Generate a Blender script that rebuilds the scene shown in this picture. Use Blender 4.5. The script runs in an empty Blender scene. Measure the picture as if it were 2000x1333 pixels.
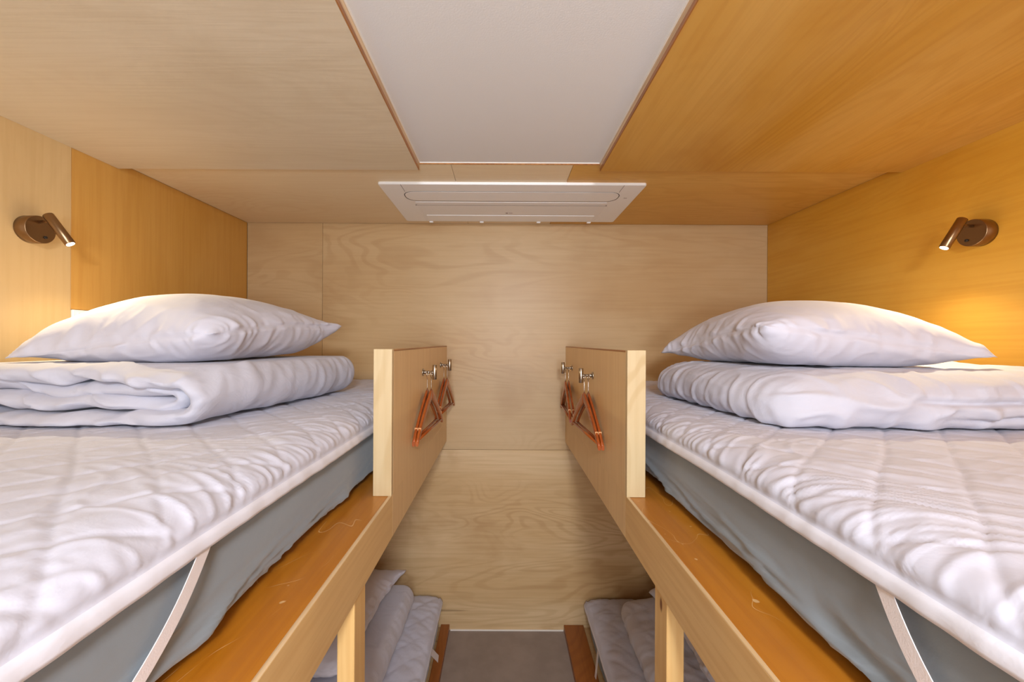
import bpy, bmesh, math, random
import numpy as np
from mathutils import Vector, Matrix

random.seed(7)
S = bpy.context.scene
C = S.collection
PI = math.pi
EYE = 1.704          # eye height above the floor
D = 2.35             # distance from the eye to the end wall

# ------------------------------------------------------------------ camera
cam = bpy.data.cameras.new('camera')
cam.sensor_width = 36.0
cam.lens = 14.0
cam.shift_x = 0.009
cam.shift_y = 0.00075
cam.clip_start = 0.02
camo = bpy.data.objects.new('camera', cam)
camo.location = (0, 0, EYE)
camo.rotation_euler = (Matrix.Rotation(PI/2, 4, 'X') @ Matrix.Rotation(math.radians(0.28), 4, 'Z')).to_euler()
C.objects.link(camo)
S.camera = camo

# ------------------------------------------------------------------ world, lights, exposure
S.view_settings.view_transform = 'Standard'
S.view_settings.look = 'None'
S.view_settings.gamma = 1.0
S.view_settings.use_curve_mapping = False
S.view_settings.exposure = 0.46
w = bpy.data.worlds.new('world'); S.world = w
w.use_nodes = True
w.node_tree.nodes['Background'].inputs[0].default_value = (0.80, 0.88, 1.0, 1)
w.node_tree.nodes['Background'].inputs[1].default_value = 0.6

def area(name, loc, rot, sx, sy, power, col):
    l = bpy.data.lights.new(name, 'AREA'); l.shape = 'RECTANGLE'
    l.size = sx; l.size_y = sy; l.energy = power; l.color = col
    o = bpy.data.objects.new(name, l); o.location = loc; o.rotation_euler = rot
    C.objects.link(o); return o
# an added cool fill light at the near end of the aisle, and the room's ceiling lamp, both behind the camera
area('near_end_fill', (0.10, -1.60, 1.15), (PI/2, 0, 0), 0.7, 1.9, 18, (0.84, 0.93, 1.0))
area('room_ceiling_lamp', (0.17, -0.95, 2.35), (math.radians(40), 0, 0), 0.28, 0.36, 37, (0.87, 0.93, 1.0))

area('ceiling_fill', (0.10, -0.95, 1.62), (math.radians(90+48), 0, 0), 0.5, 0.3, 14.5, (0.80, 0.91, 1.0))  # unseen upward fill, added to brighten the ceiling

# ------------------------------------------------------------------ noise (numpy)
_rng = np.random.RandomState(11)
_perm = np.concatenate([_rng.permutation(256)]*3)
_grad = _rng.normal(size=(256, 3)); _grad /= np.linalg.norm(_grad, axis=1)[:, None]
def noise3(x, y, z):
    x, y, z = np.broadcast_arrays(np.asarray(x, float), np.asarray(y, float), np.asarray(z, float))
    xi = np.floor(x).astype(int); yi = np.floor(y).astype(int); zi = np.floor(z).astype(int)
    xf, yf, zf = x-xi, y-yi, z-zi
    u, v, q = [t*t*t*(t*(t*6-15)+10) for t in (xf, yf, zf)]
    def g(a, b, c):
        h = _perm[_perm[_perm[(xi+a) & 255]+((yi+b) & 255)]+((zi+c) & 255)]
        G = _grad[h]
        return G[..., 0]*(xf-a)+G[..., 1]*(yf-b)+G[..., 2]*(zf-c)
    l = lambda a, b, t: a+(b-a)*t
    return l(l(l(g(0,0,0), g(1,0,0), u), l(g(0,1,0), g(1,1,0), u), v),
             l(l(g(0,0,1), g(1,0,1), u), l(g(0,1,1), g(1,1,1), u), v), q)*1.6
def fbm(x, y, z, o=3):
    s = 0; a = 1; f = 1
    for k in range(o):
        s = s+a*noise3(x*f+k*7.3, y*f+k*3.1, z*f+k*5.7); a *= .5; f *= 2
    return s
def ridge(n, w=.25):            # soft ridges where the noise crosses zero
    return np.exp(-(n/w)**2)
def sstep(a, b, x):
    t = np.clip((x-a)/(b-a), 0, 1); return t*t*(3-2*t)

# ------------------------------------------------------------------ materials
def srgb(r, g, b):
    f = lambda c: (c/255/12.92) if c/255 <= .04045 else ((c/255+.055)/1.055)**2.4
    return (f(r), f(g), f(b), 1)
def newmat(name):
    m = bpy.data.materials.new(name); m.use_nodes = True
    nt = m.node_tree; return m, nt, nt.nodes['Principled BSDF']
def nd(nt, t, **k):
    n = nt.nodes.new(t)
    for a, b in k.items():
        if a in n.bl_rna.properties: setattr(n, a, b)
        else: n.inputs[a].default_value = b
    return n
def mix(nt, fac, a, b, blend='MIX'):
    n = nt.nodes.new('ShaderNodeMix'); n.data_type = 'RGBA'; n.blend_type = blend
    for idx, v in ((0, fac), (6, a), (7, b)):
        if hasattr(v, 'links'): nt.links.new(v, n.inputs[idx])
        else: n.inputs[idx].default_value = v
    return n.outputs[2]
def ramp(nt, src, a, b, c0=0.0, c1=1.0):
    n = nt.nodes.new('ShaderNodeMapRange'); n.interpolation_type = 'SMOOTHSTEP'
    nt.links.new(src, n.inputs[0])
    for i, v in zip((1, 2, 3, 4), (a, b, c0, c1)): n.inputs[i].default_value = v
    return n.outputs[0]
def math_(nt, op, a, b=None):
    n = nt.nodes.new('ShaderNodeMath'); n.operation = op
    for i, v in ((0, a), (1, b)):
        if v is None: continue
        if hasattr(v, 'links'): nt.links.new(v, n.inputs[i])
        else: n.inputs[i].default_value = v
    return n.outputs[0]
def wood(name, base, dark, light, grain='X', figure=.5, streak=.5, rough=.42, blotch=.6, knots=False, scratch=False, seed=0.0, coat=.15):
    """birch / pine veneer: contour figure, fine streaks along the grain, cloudy blotches"""
    m, nt, p = newmat(name)
    tc = nd(nt, 'ShaderNodeTexCoord'); oi = nd(nt, 'ShaderNodeObjectInfo')
    W = math_(nt, 'ADD', math_(nt, 'MULTIPLY', oi.outputs['Random'], 37.0), seed)
    lo = {'X': (.28, 1, 1), 'Y': (1, .28, 1), 'Z': (1, 1, .28)}[grain]
    hi = {'X': (.035, 1, 1), 'Y': (1, .035, 1), 'Z': (1, 1, .035)}[grain]
    def noise(sc, scale, detail=3, dist=0.0):
        mp = nd(nt, 'ShaderNodeMapping'); mp.inputs['Scale'].default_value = sc
        nt.links.new(tc.outputs['Object'], mp.inputs[0])
        n = nd(nt, 'ShaderNodeTexNoise', noise_dimensions='4D'); n.inputs['Scale'].default_value = scale
        n.inputs['Detail'].default_value = detail; n.inputs['Distortion'].default_value = dist
        nt.links.new(mp.outputs[0], n.inputs['Vector']); nt.links.new(W, n.inputs['W'])
        return n.outputs[0]
    fig = noise(lo, 2.6, 2.5, .8)
    s = math_(nt, 'SINE', math_(nt, 'MULTIPLY', fig, 150.0))
    figv = ramp(nt, s, -.2, 1.0)
    mask = ramp(nt, noise(lo, 1.9, 2), .42, .62)
    st = ramp(nt, noise(hi, 85, 4), .40, .66)
    bl = noise(lo, 3.4, 4, .4)
    col = mix(nt, ramp(nt, bl, .35, .68, 0, blotch), base, light)
    col = mix(nt, math_(nt, 'MULTIPLY', math_(nt, 'MULTIPLY', figv, mask), figure), col, dark)
    col = mix(nt, math_(nt, 'MULTIPLY', st, streak*.45), col, dark)
    bl2 = noise((1, 1, 1), 2.1, 5, .3)
    col = mix(nt, ramp(nt, bl2, .52, .75, 0, blotch*.55), col, dark)
    # small dark mineral flecks
    fl = noise(hi, 30, 1)
    col = mix(nt, ramp(nt, fl, .76, .80, 0, .5), col, (dark[0]*.4, dark[1]*.35, dark[2]*.3, 1))
    if knots:
        v = nd(nt, 'ShaderNodeTexVoronoi'); v.inputs['Scale'].default_value = 15
        mp = nd(nt, 'ShaderNodeMapping'); mp.inputs['Scale'].default_value = (1.0, 1.0, .45)
        nt.links.new(tc.outputs['Object'], mp.inputs[0]); nt.links.new(mp.outputs[0], v.inputs['Vector'])
        col = mix(nt, ramp(nt, v.outputs['Distance'], .15, .07), col, srgb(120, 60, 15))
    r = math_(nt, 'ADD', math_(nt, 'MULTIPLY', bl, .18), rough-.09)
    if scratch:
        sc = noise((1, .45, 1), 9.0, 1.5, .8)
        s1 = ramp(nt, math_(nt, 'ABSOLUTE', math_(nt, 'SUBTRACT', sc, .5)), .0024, .0)
        gate = ramp(nt, noise((1, 1, 1), 11, 1), .46, .56)
        dots = noise((1, 1, 1), 60, 0)
        k = math_(nt, 'MAXIMUM', math_(nt, 'MULTIPLY', s1, gate), ramp(nt, dots, .80, .84, 0, .7))
        col = mix(nt, math_(nt, 'MULTIPLY', k, .75), col, srgb(240, 205, 150))
    nt.links.new(col, p.inputs['Base Color']); nt.links.new(r, p.inputs['Roughness'])
    p.inputs['Specular IOR Level'].default_value = .35
    p.inputs['Coat Weight'].default_value = coat; p.inputs['Coat Roughness'].default_value = .35
    b = nd(nt, 'ShaderNodeBump'); b.inputs['Strength'].default_value = .06; b.inputs['Distance'].default_value = .002
    nt.links.new(st, b.inputs['Height']); nt.links.new(b.outputs[0], p.inputs['Normal'])
    return m
def plain(name, col, rough=.5, metal=0, spec=.5, noise_scale=0, amt=.05, bump=0, bscale=200, aniso=0, sheen=0):
    m, nt, p = newmat(name)
    p.inputs['Base Color'].default_value = col; p.inputs['Roughness'].default_value = rough
    p.inputs['Metallic'].default_value = metal; p.inputs['Specular IOR Level'].default_value = spec
    if sheen: p.inputs['Sheen Weight'].default_value = sheen
    tc = nd(nt, 'ShaderNodeTexCoord')
    if noise_scale:
        n = nd(nt, 'ShaderNodeTexNoise'); n.inputs['Scale'].default_value = noise_scale; n.inputs['Detail'].default_value = 4
        nt.links.new(tc.outputs['Object'], n.inputs['Vector'])
        d = tuple(c*(1-amt*2) for c in col[:3])+(1,); l = tuple(min(1, c*(1+amt)) for c in col[:3])+(1,)
        nt.links.new(mix(nt, ramp(nt, n.outputs[0], .3, .7), d, l), p.inputs['Base Color'])
    if bump:
        n2 = nd(nt, 'ShaderNodeTexNoise'); n2.inputs['Scale'].default_value = bscale; n2.inputs['Detail'].default_value = 2
        nt.links.new(tc.outputs['Object'], n2.inputs['Vector'])
        b = nd(nt, 'ShaderNodeBump'); b.inputs['Strength'].default_value = bump; b.inputs['Distance'].default_value = .001
        nt.links.new(n2.outputs[0], b.inputs['Height']); nt.links.new(b.outputs[0], p.inputs['Normal'])
    return m
def cloth(name, col, weave=.12, crease=.25, cs=9.0, sheen=.15):
    m, nt, p = newmat(name)
    p.inputs['Base Color'].default_value = col; p.inputs['Roughness'].default_value = .78
    p.inputs['Specular IOR Level'].default_value = .2; p.inputs['Sheen Weight'].default_value = sheen
    tc = nd(nt, 'ShaderNodeTexCoord')
    n = nd(nt, 'ShaderNodeTexNoise'); n.inputs['Scale'].default_value = cs; n.inputs['Detail'].default_value = 4; n.inputs['Distortion'].default_value = .9
    nt.links.new(tc.outputs['Object'], n.inputs['Vector'])
    n2 = nd(nt, 'ShaderNodeTexNoise'); n2.inputs['Scale'].default_value = 420
    nt.links.new(tc.outputs['Object'], n2.inputs['Vector'])
    b = nd(nt, 'ShaderNodeBump'); b.inputs['Strength'].default_value = crease; b.inputs['Distance'].default_value = .012
    nt.links.new(n.outputs[0], b.inputs['Height'])
    b2 = nd(nt, 'ShaderNodeBump'); b2.inputs['Strength'].default_value = weave; b2.inputs['Distance'].default_value = .0006
    nt.links.new(n2.outputs[0], b2.inputs['Height']); nt.links.new(b.outputs[0], b2.inputs['Normal'])
    nt.links.new(b2.outputs[0], p.inputs['Normal'])
    return m

B0, B1, B2 = srgb(212, 178, 126), srgb(184, 142, 86), srgb(224, 196, 148)
O0, O1, O2 = srgb(212, 158, 88), srgb(180, 118, 48), srgb(224, 176, 110)
M = {}
M['birch_back'] = wood('birch_back', srgb(194, 160, 116), srgb(162, 122, 76), srgb(206, 178, 138), 'X', .26, .3)
M['birch_low'] = wood('birch_low', srgb(204, 168, 120), srgb(166, 122, 70), srgb(218, 188, 146), 'X', .28, .5, blotch=.9)
M['birch_left_near'] = wood('birch_left_near', B0, B1, B2, 'Z', .06, .3)
M['birch_left_far'] = wood('birch_left_far', srgb(206, 152, 70), srgb(182, 120, 40), srgb(216, 166, 90), 'Z', .08, .45)
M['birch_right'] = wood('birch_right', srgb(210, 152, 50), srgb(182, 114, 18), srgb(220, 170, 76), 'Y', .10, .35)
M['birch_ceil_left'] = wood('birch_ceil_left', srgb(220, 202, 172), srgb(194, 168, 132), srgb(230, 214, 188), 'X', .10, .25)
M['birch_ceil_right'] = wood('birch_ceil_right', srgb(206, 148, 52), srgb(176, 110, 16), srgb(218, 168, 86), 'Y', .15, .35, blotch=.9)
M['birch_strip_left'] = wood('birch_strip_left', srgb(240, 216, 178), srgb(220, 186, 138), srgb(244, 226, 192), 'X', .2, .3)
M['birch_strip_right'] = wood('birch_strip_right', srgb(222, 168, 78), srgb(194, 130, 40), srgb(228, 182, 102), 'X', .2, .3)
M['ply_guard'] = wood('ply_guard', srgb(226, 190, 140), srgb(202, 160, 106), srgb(234, 202, 154), 'Z', .05, .6)
M['fascia'] = wood('fascia', srgb(220, 180, 122), srgb(196, 146, 88), srgb(228, 192, 138), 'Y', .1, .6)
M['pine_cap'] = wood('pine_cap', srgb(205, 180, 138), srgb(180, 146, 96), srgb(214, 192, 154), 'Z', .5, .35, blotch=.4)
M['pine_stud'] = wood('pine_stud', srgb(228, 184, 118), srgb(200, 140, 70), srgb(238, 204, 146), 'Z', .5, .5, knots=True)
M['rail_top'] = wood('rail_top', srgb(182, 110, 18), srgb(150, 78, 6), srgb(204, 138, 50), 'Y', .45, .5, rough=.3, scratch=True, coat=.4)
M['kerb_wood'] = wood('kerb_wood', srgb(150, 86, 34), srgb(112, 56, 18), srgb(168, 100, 44), 'Y', .3, .5)
M['edge'] = wood('edge', srgb(168, 104, 48), srgb(112, 60, 22), srgb(198, 142, 84), 'Y', 0, 1.0, blotch=.8)
M['edge_pale'] = wood('edge_pale', srgb(216, 182, 136), srgb(140, 90, 46), srgb(236, 206, 164), 'Y', 0, 1.0, blotch=.6)
M['hanger'] = wood('hanger', srgb(160, 70, 18), srgb(100, 34, 8), srgb(186, 100, 36), 'X', .2, .6, rough=.28, coat=.6)
M['board'] = wood('board', srgb(190, 150, 104), srgb(160, 116, 70), srgb(206, 170, 124), 'X', .2, .5)
M['white_ceiling'] = plain('white_ceiling', srgb(230, 226, 222), .9, bump=.25, bscale=260, spec=.1)
M['caulk'] = plain('caulk', srgb(240, 232, 222), .7)
M['white_wall'] = plain('white_wall', srgb(226, 220, 212), .9)
M['floor'] = plain('floor', srgb(152, 136, 126), .6, noise_scale=9, amt=.06, bump=.15, bscale=120)
M['plastic'] = plain('plastic', srgb(250, 249, 250), .38)
M['plastic_b'] = plain('plastic_b', srgb(246, 244, 245), .45)
M['gap'] = plain('gap', srgb(70, 64, 60), .8)
M['mark'] = plain('mark', srgb(130, 110, 110), .5)
M['bronze'] = plain('bronze', srgb(150, 122, 92), .30, metal=1)
M['nickel'] = plain('nickel', srgb(178, 168, 156), .24, metal=1)
M['wire'] = plain('wire', srgb(205, 196, 186), .2, metal=1)
M['dark'] = plain('dark', srgb(30, 24, 20), .5)
M['bar_pale'] = plain('bar_pale', srgb(225, 165, 110), .4)
M['duvet'] = cloth('duvet', srgb(201, 199, 211), crease=.40, cs=11)
M['pillow'] = cloth('pillow', srgb(208, 205, 217), crease=.22, cs=9)
M['topper'] = cloth('topper', srgb(202, 200, 213), crease=.2, cs=16)
M['hem'] = cloth('hem', srgb(222, 219, 228), crease=.1, cs=20)
M['grey_sheet'] = cloth('grey_sheet', srgb(128, 133, 138), crease=.25, cs=5, sheen=.3)
M['strap'] = plain('strap', srgb(226, 216, 216), .8, bump=.3, bscale=500)
m, nt, p = newmat('led')
p.inputs['Emission Color'].default_value = (1, .86, .66, 1); p.inputs['Emission Strength'].default_value = 14
p.inputs['Base Color'].default_value = (1, 1, 1, 1); M['led'] = m

# ------------------------------------------------------------------ object helpers
def wloc(o):
    v = Vector(o.location); q = o.parent
    while q: v = v+Vector(q.location); q = q.parent
    return v
def tag(o, label=None, cat=None, group=None, kind=None):
    for k, v in (('label', label), ('category', cat), ('group', group), ('kind', kind)):
        if v: o[k] = v
    return o
def thing(name, label, cat, loc, group=None):
    o = bpy.data.objects.new(name, None); C.objects.link(o); o.location = loc; o.empty_display_size = .05
    return tag(o, label, cat, group)
def link_mesh(name, me, mats, parent=None, local=False, smooth=False):
    """mesh is given in world coordinates (or in the parent's, when local); its origin moves to the middle of its base"""
    n = len(me.vertices); co = np.empty(n*3); me.vertices.foreach_get('co', co); co = co.reshape(-1, 3)
    lo, hi = co.min(0), co.max(0); o0 = np.array([(lo[0]+hi[0])/2, (lo[1]+hi[1])/2, lo[2]])
    me.vertices.foreach_set('co', (co-o0).ravel()); me.update()
    if smooth: me.polygons.foreach_set('use_smooth', [True]*len(me.polygons))
    for mm in (mats if isinstance(mats, (list, tuple)) else [mats]): me.materials.append(mm)
    ob = bpy.data.objects.new(name, me); C.objects.link(ob)
    if parent: ob.parent = parent
    ob.location = Vector(o0) if (local or not parent) else Vector(o0)-wloc(parent)
    return ob
def obj(name, bm, mats, parent=None, local=False, smooth=False):
    bmesh.ops.recalc_face_normals(bm, faces=bm.faces)
    me = bpy.data.meshes.new(name); bm.to_mesh(me); bm.free()
    return link_mesh(name, me, mats, parent, local, smooth)
def np_mesh(name, V, F):
    me = bpy.data.meshes.new(name)
    me.from_pydata([tuple(v) for v in np.asarray(V, float).tolist()], [], F if isinstance(F, list) else F.tolist())
    me.update(); return me
def add_box(bm, x0, x1, y0, y1, z0, z1, bev=0, seg=2, mat=0):
    r = bmesh.ops.create_cube(bm, size=1)
    vs = r['verts']
    for v in vs:
        v.co = Vector(((x0+x1)/2+v.co.x*abs(x1-x0), (y0+y1)/2+v.co.y*abs(y1-y0), (z0+z1)/2+v.co.z*abs(z1-z0)))
    fs = {f for v in vs for f in v.link_faces}
    for f in fs: f.material_index = mat
    if bev:
        es = list({e for v in vs for e in v.link_edges})
        bmesh.ops.bevel(bm, geom=es, offset=bev, segments=seg, affect='EDGES', profile=.5)
    return fs
def box(name, x0, x1, y0, y1, z0, z1, mat, parent=None, bev=.0012, seg=2):
    bm = bmesh.new(); add_box(bm, x0, x1, y0, y1, z0, z1, bev, seg)
    return obj(name, bm, mat, parent)
def add_tube(bm, pts, r, seg=16, caps=True):
    """tube along a polyline; r a number or one per point"""
    pts = [Vector(q) for q in pts]; n = len(pts)
    rr = r if isinstance(r, (list, tuple)) else [r]*n
    t0 = (pts[1]-pts[0]).normalized(); up = Vector((0, 0, 1)) if abs(t0.z) < .9 else Vector((1, 0, 0))
    a = t0.cross(up).normalized(); rings = []
    for i in range(n):
        t = ((pts[min(i+1, n-1)]-pts[max(i-1, 0)])).normalized()
        a = (a-t*a.dot(t)).normalized(); b = t.cross(a)
        rings.append([bm.verts.new(pts[i]+(a*math.cos(k*2*PI/seg)+b*math.sin(k*2*PI/seg))*rr[i]) for k in range(seg)])
    for i in range(n-1):
        for k in range(seg):
            f = bm.faces.new((rings[i][k], rings[i][(k+1) % seg], rings[i+1][(k+1) % seg], rings[i+1][k])); f.smooth = True
    if caps:
        bm.faces.new(rings[0][::-1]); bm.faces.new(rings[-1])
    return rings
def rod(name, p0, p1, r, mat, parent=None, seg=28, bev=.0012, local=False):
    """cylinder with softened rims"""
    p0, p1 = Vector(p0), Vector(p1); d = (p1-p0).normalized()
    bm = bmesh.new()
    add_tube(bm, [p0, p0+d*bev, p1-d*bev, p1], [r-bev, r, r, r-bev], seg)
    return obj(name, bm, mat, parent, local)
def struct(name, bm_or_args, mat):
    o = box(name, *bm_or_args, mat, None, 0) if isinstance(bm_or_args, tuple) else obj(name, bm_or_args, mat)
    o['kind'] = 'structure'; return o
def grid_faces(nu, nv, wrap_u=False, base=0, flip=False):
    iu = np.arange(nu if wrap_u else nu-1); iv = np.arange(nv-1)
    I, J = np.meshgrid(iu, iv, indexing='ij'); I2 = (I+1) % nu
    q = np.stack([I*nv+J, I2*nv+J, I2*nv+J+1, I*nv+J+1], -1).reshape(-1, 4)+base
    return q[:, ::-1] if flip else q

# ------------------------------------------------------------------ the room
XL, XR = -1.51, 1.559            # side walls
YN = -1.75                       # near end of the room, behind the camera
HC, HP, HW = 2.400, 2.375, 2.406 # strip, lower panels, white ceiling
YP = 1.56                        # where the low ceiling panels end
OL, OR = -.330, .377             # opening between them
T = .012

floor = struct('floor', (XL, XR, YN, D, -.05, 0), M['floor'])
wb = struct('wall_back', (XL-.1, XR+.1, D+T, D+T+.06, -.05, 2.5), M['board'])
wl = struct('wall_left', (XL-.07, XL-T, YN, D+T, -.05, 2.5), M['board'])
wr = struct('wall_right', (XR+T, XR+.07, YN, D+T, -.05, 2.5), M['board'])
wf = struct('wall_front', (XL-.1, XR+.1, YN-.06, YN, -.05, 2.5), M['white_wall'])
g = .0008
def panel(name, x0, x1, y0, y1, z0, z1, mat, parent): return box(name, x0, x1, y0, y1, z0, z1, mat, parent, .0008, 1)
panel('plywood_panel', XL, -1.066-g, D, D+T, 1.066+g, HC, M['birch_back'], wb)
panel('plywood_panel', -1.066+g, XR, D, D+T, 1.066+g, HC, M['birch_back'], wb)
panel('plywood_panel', XL, XR, D, D+T, 0, 1.066-g, M['birch_low'], wb)
panel('plywood_panel', XL-T, XL, YN, .17, 0, HC, M['birch_left_near'], wl)
panel('plywood_panel', XL-T, XL, .17+2*g, 1.392-g, 0, HC, M['birch_left_near'], wl)
panel('plywood_panel', XL-T, XL-.0015, 1.392+g, D-.0005, 1.811, HC, M['birch_left_far'], wl)
panel('plywood_panel', XL-T, XL-.0015, 1.50, D-.0005, 0, 1.811-g, M['birch_left_far'], wl)
panel('plywood_panel', XL-T, XL-.0015, 1.392+g, 1.50-g, 0, 1.70, M['birch_left_far'], wl)
panel('plywood_panel', XR, XR+T, YN, .17, 0, HC, M['birch_right'], wr)
panel('plywood_panel', XR, XR+T, .17+2*g, D-.0005, 0, HC, M['birch_right'], wr)
# the ceiling: painted board above, plywood soffit strip at the end, two lower plywood panels beside the opening
ce = struct('ceiling', (XL, XR, YN, D, HW, HW+.06), M['white_ceiling'])
TS = HW-HC
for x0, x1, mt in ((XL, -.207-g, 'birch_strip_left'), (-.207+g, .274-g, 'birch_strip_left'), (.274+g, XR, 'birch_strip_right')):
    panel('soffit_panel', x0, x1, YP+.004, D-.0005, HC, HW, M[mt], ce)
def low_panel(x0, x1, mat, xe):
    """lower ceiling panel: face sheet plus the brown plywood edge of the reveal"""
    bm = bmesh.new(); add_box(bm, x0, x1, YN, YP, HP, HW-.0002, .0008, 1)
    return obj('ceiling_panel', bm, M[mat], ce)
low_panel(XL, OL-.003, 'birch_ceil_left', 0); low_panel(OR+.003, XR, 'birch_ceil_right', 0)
for x0, x1 in ((OL-.003, OL), (OR, OR+.003)):
    bm = bmesh.new(); add_box(bm, x0, x1, YN, YP, HP-.0003, HP+.011, 0)
    obj('plywood_edge', bm, M['edge'], ce)
    bm = bmesh.new(); add_box(bm, x0, x1, YN, YP, HP+.0115, HW-.0002, 0)
    obj('plywood_edge', bm, M['edge_pale'], ce)
box('plywood_edge', OL, OR, YP, YP+.0038, HC-.0005, HW-.0002, M['edge'], ce, 0)
bm = bmesh.new()
add_box(bm, OL, OL+.003, YN, YP, HW-.003, HW); add_box(bm, OR-.003, OR, YN, YP, HW-.003, HW); add_box(bm, OL+.003, OR-.003, YP-.003, YP, HW-.003, HW)
t1 = struct('trim_1', bm, M['caulk'])
bm = bmesh.new(); add_box(bm, -.30, .365, D-.006, D, 0, .006)
t2 = struct('trim_2', bm, M['caulk'])

# ------------------------------------------------------------------ ceiling air conditioner
ax0, ax1, ay0, ay1, az = -.550, .626, 1.735, 2.272, HC-.011
ac = thing('air_conditioner', 'wide white cassette air conditioner set in the wooden ceiling by the end wall', 'air conditioner', ((ax0+ax1)/2, (ay0+ay1)/2, az))
def rrect(x0, x1, y0, y1, r, n=6):
    P = []
    for cx, cy, a0 in ((x1-r, y1-r, 0), (x0+r, y1-r, PI/2), (x0+r, y0+r, PI), (x1-r, y0+r, 1.5*PI)):
        P += [(cx+r*math.cos(a0+k*PI/2/n), cy+r*math.sin(a0+k*PI/2/n)) for k in range(n+1)]
    return P
def add_plate(bm, P, z0, z1, bev=.0, zsign=-1):
    """prism whose lower rim is softened; z0 is the lower face"""
    cx = sum(q[0] for q in P)/len(P); cy = sum(q[1] for q in P)/len(P)
    def ring(z, inset):
        out = []
        for x, y in P:
            dx, dy = x-cx, y-cy
            out.append(bm.verts.new((x-math.copysign(min(inset, abs(dx)), dx), y-math.copysign(min(inset, abs(dy)), dy), z)))
        return out
    rs = [ring(z1, 0), ring(z0+bev, 0)]
    if bev: rs += [ring(z0+bev*.3, bev*.3), ring(z0, bev)]
    n = len(P)
    for a, b in zip(rs, rs[1:]):
        for k in range(n): bm.faces.new((a[k], a[(k+1) % n], b[(k+1) % n], b[k]))
    bm.faces.new(rs[0]); bm.faces.new(rs[-1][::-1])
def plate(name, P, z0, z1, mat, parent, bev=.002):
    bm = bmesh.new(); add_plate(bm, P, z0, z1, bev); return obj(name, bm, mat, parent)
plate('panel', rrect(ax0, ax1, ay0, ay1, .012), az, HC+.004, M['plastic'], ac, .004)
plate('louver_slot', rrect(-.465, .543, 1.8175, 1.9400, .052), az-.0008, az+.004, M['gap'], ac, 0)
plate('louver', rrect(-.461, .539, 1.8185, 1.9345, .050), az-.0016, az+.003, M['plastic'], ac, .0012)
plate('intake_grille', rrect(-.435, .512, 1.952, 2.262, .006), az-.002, az+.002, M['plastic_b'], ac, .003)
plate('grille_band', rrect(-.415, .492, 2.150, 2.250, .004), az-.004, az, M['plastic'], ac, .002)
for k, x in enumerate((-.41, -.123, .20, .486)):
    bm = bmesh.new(); add_box(bm, x-.011, x+.011, 2.262, 2.280, az-.007, az+.002, .003)
    obj('clip', bm, M['plastic'], ac)
for x in (-.451, .527):
    box('seam_line', x, x+.0015, ay0+.003, 1.818, az-.0006, az+.002, M['gap'], ac, 0)
box('seam_line', -.44, .518, 1.9935, 1.995, az-.0025, az, M['gap'], ac, 0)
bm = bmesh.new()
add_plate(bm, [(.018+.0065*math.cos(a*PI/8), 2.112+.0065*math.sin(a*PI/8)) for a in range(16)], az-.0026, az-.001)
add_box(bm, .029, .048, 2.110, 2.114, az-.0026, az-.001)
obj('logo', bm, M['mark'], ac)
bm = bmesh.new(); add_box(bm, .570, .586, 1.888, 1.892, az-.0006, az+.001)
obj('indicator_mark', bm, M['mark'], ac)

# ------------------------------------------------------------------ bunk frames
Hh = lambda h: EYE+h
ZRT, ZRB = Hh(-.462), Hh(-.588)     # top and underside of the upper side rail
def bunk(side, xa, xw, xk, label):
    """side -1 left, +1 right; xa aisle face, xw wall, xk lower kerb aisle face"""
    s = side; X = lambda d: xa+s*d   # d = distance from the aisle face towards the wall
    def bx(name, d0, d1, y0, y1, z0, z1, mat, bev=.0015):
        a, b = sorted((X(d0), X(d1))); return box(name, a, b, y0, y1, z0, z1, mat, root, bev)
    root = thing('bunk_bed_frame', label, 'bunk bed', (X(.3), 1.2, 0))
    bx('side_rail', .0095, .20, -.35, 2.345, ZRB, ZRT, M['rail_top'], .002)
    bx('rail_fascia', 0, .009, -.35, 1.198, ZRB, ZRT+.0005, M['fascia'], .0008)
    bx('fascia_edge', .0004, .0088, -.35, 1.184, ZRT, ZRT+.0012, M['edge_pale'], 0)
    bx('guard_panel', 0, .009, 1.1985, D-.001, ZRB, ZRT+.001, M['ply_guard'], .0005)
    bx('guard_panel', 0, .030, 1.2045, D-.001, ZRT+.001, Hh(-.030), M['ply_guard'], .0005)
    bx('guard_top_edge', -.0002, .0302, 1.2045, D-.001, Hh(-.030), Hh(-.026), M['edge'], .0005)
    bx('guard_post', 0, .055, 1.184, 1.2045, ZRT+.0005, Hh(-.0235), M['pine_cap'], .0012)
    a = abs(xw-xa)
    bx('bed_base', .20, a-.004, -.35, 2.345, ZRT-.02, ZRT, M['board'], .001)
    bx('support_post', .005, .045, .905, .978, 0, ZRB, M['pine_stud'], .003)
    bx('support_post', .005, .045, -.34, -.267, 0, ZRB, M['pine_stud'], .003)
    # low kerb board beside the lower mattress and the low platform under it
    w = (.05 if s < 0 else .115)
    k0, k1 = sorted((xk, xk+s*w)); box('kerb_board', k0, k1, -.35, D-.001, 0, .035, M['kerb_wood'], root, .0015)
    k0, k1 = sorted((xk+s*(w+.002), xw-s*.004)); box('lower_platform', k0, k1, -.35, D-.001, 0, .02, M['board'], root, .001)
    return root
XAL, XAR = -.329, .371
bunk(-1, XAL, XL, -.306, 'light plywood bunk frame with guard board along the left wall')
bunk(1, XAR, XR, .368, 'light plywood bunk frame with guard board along the right wall')

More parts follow.
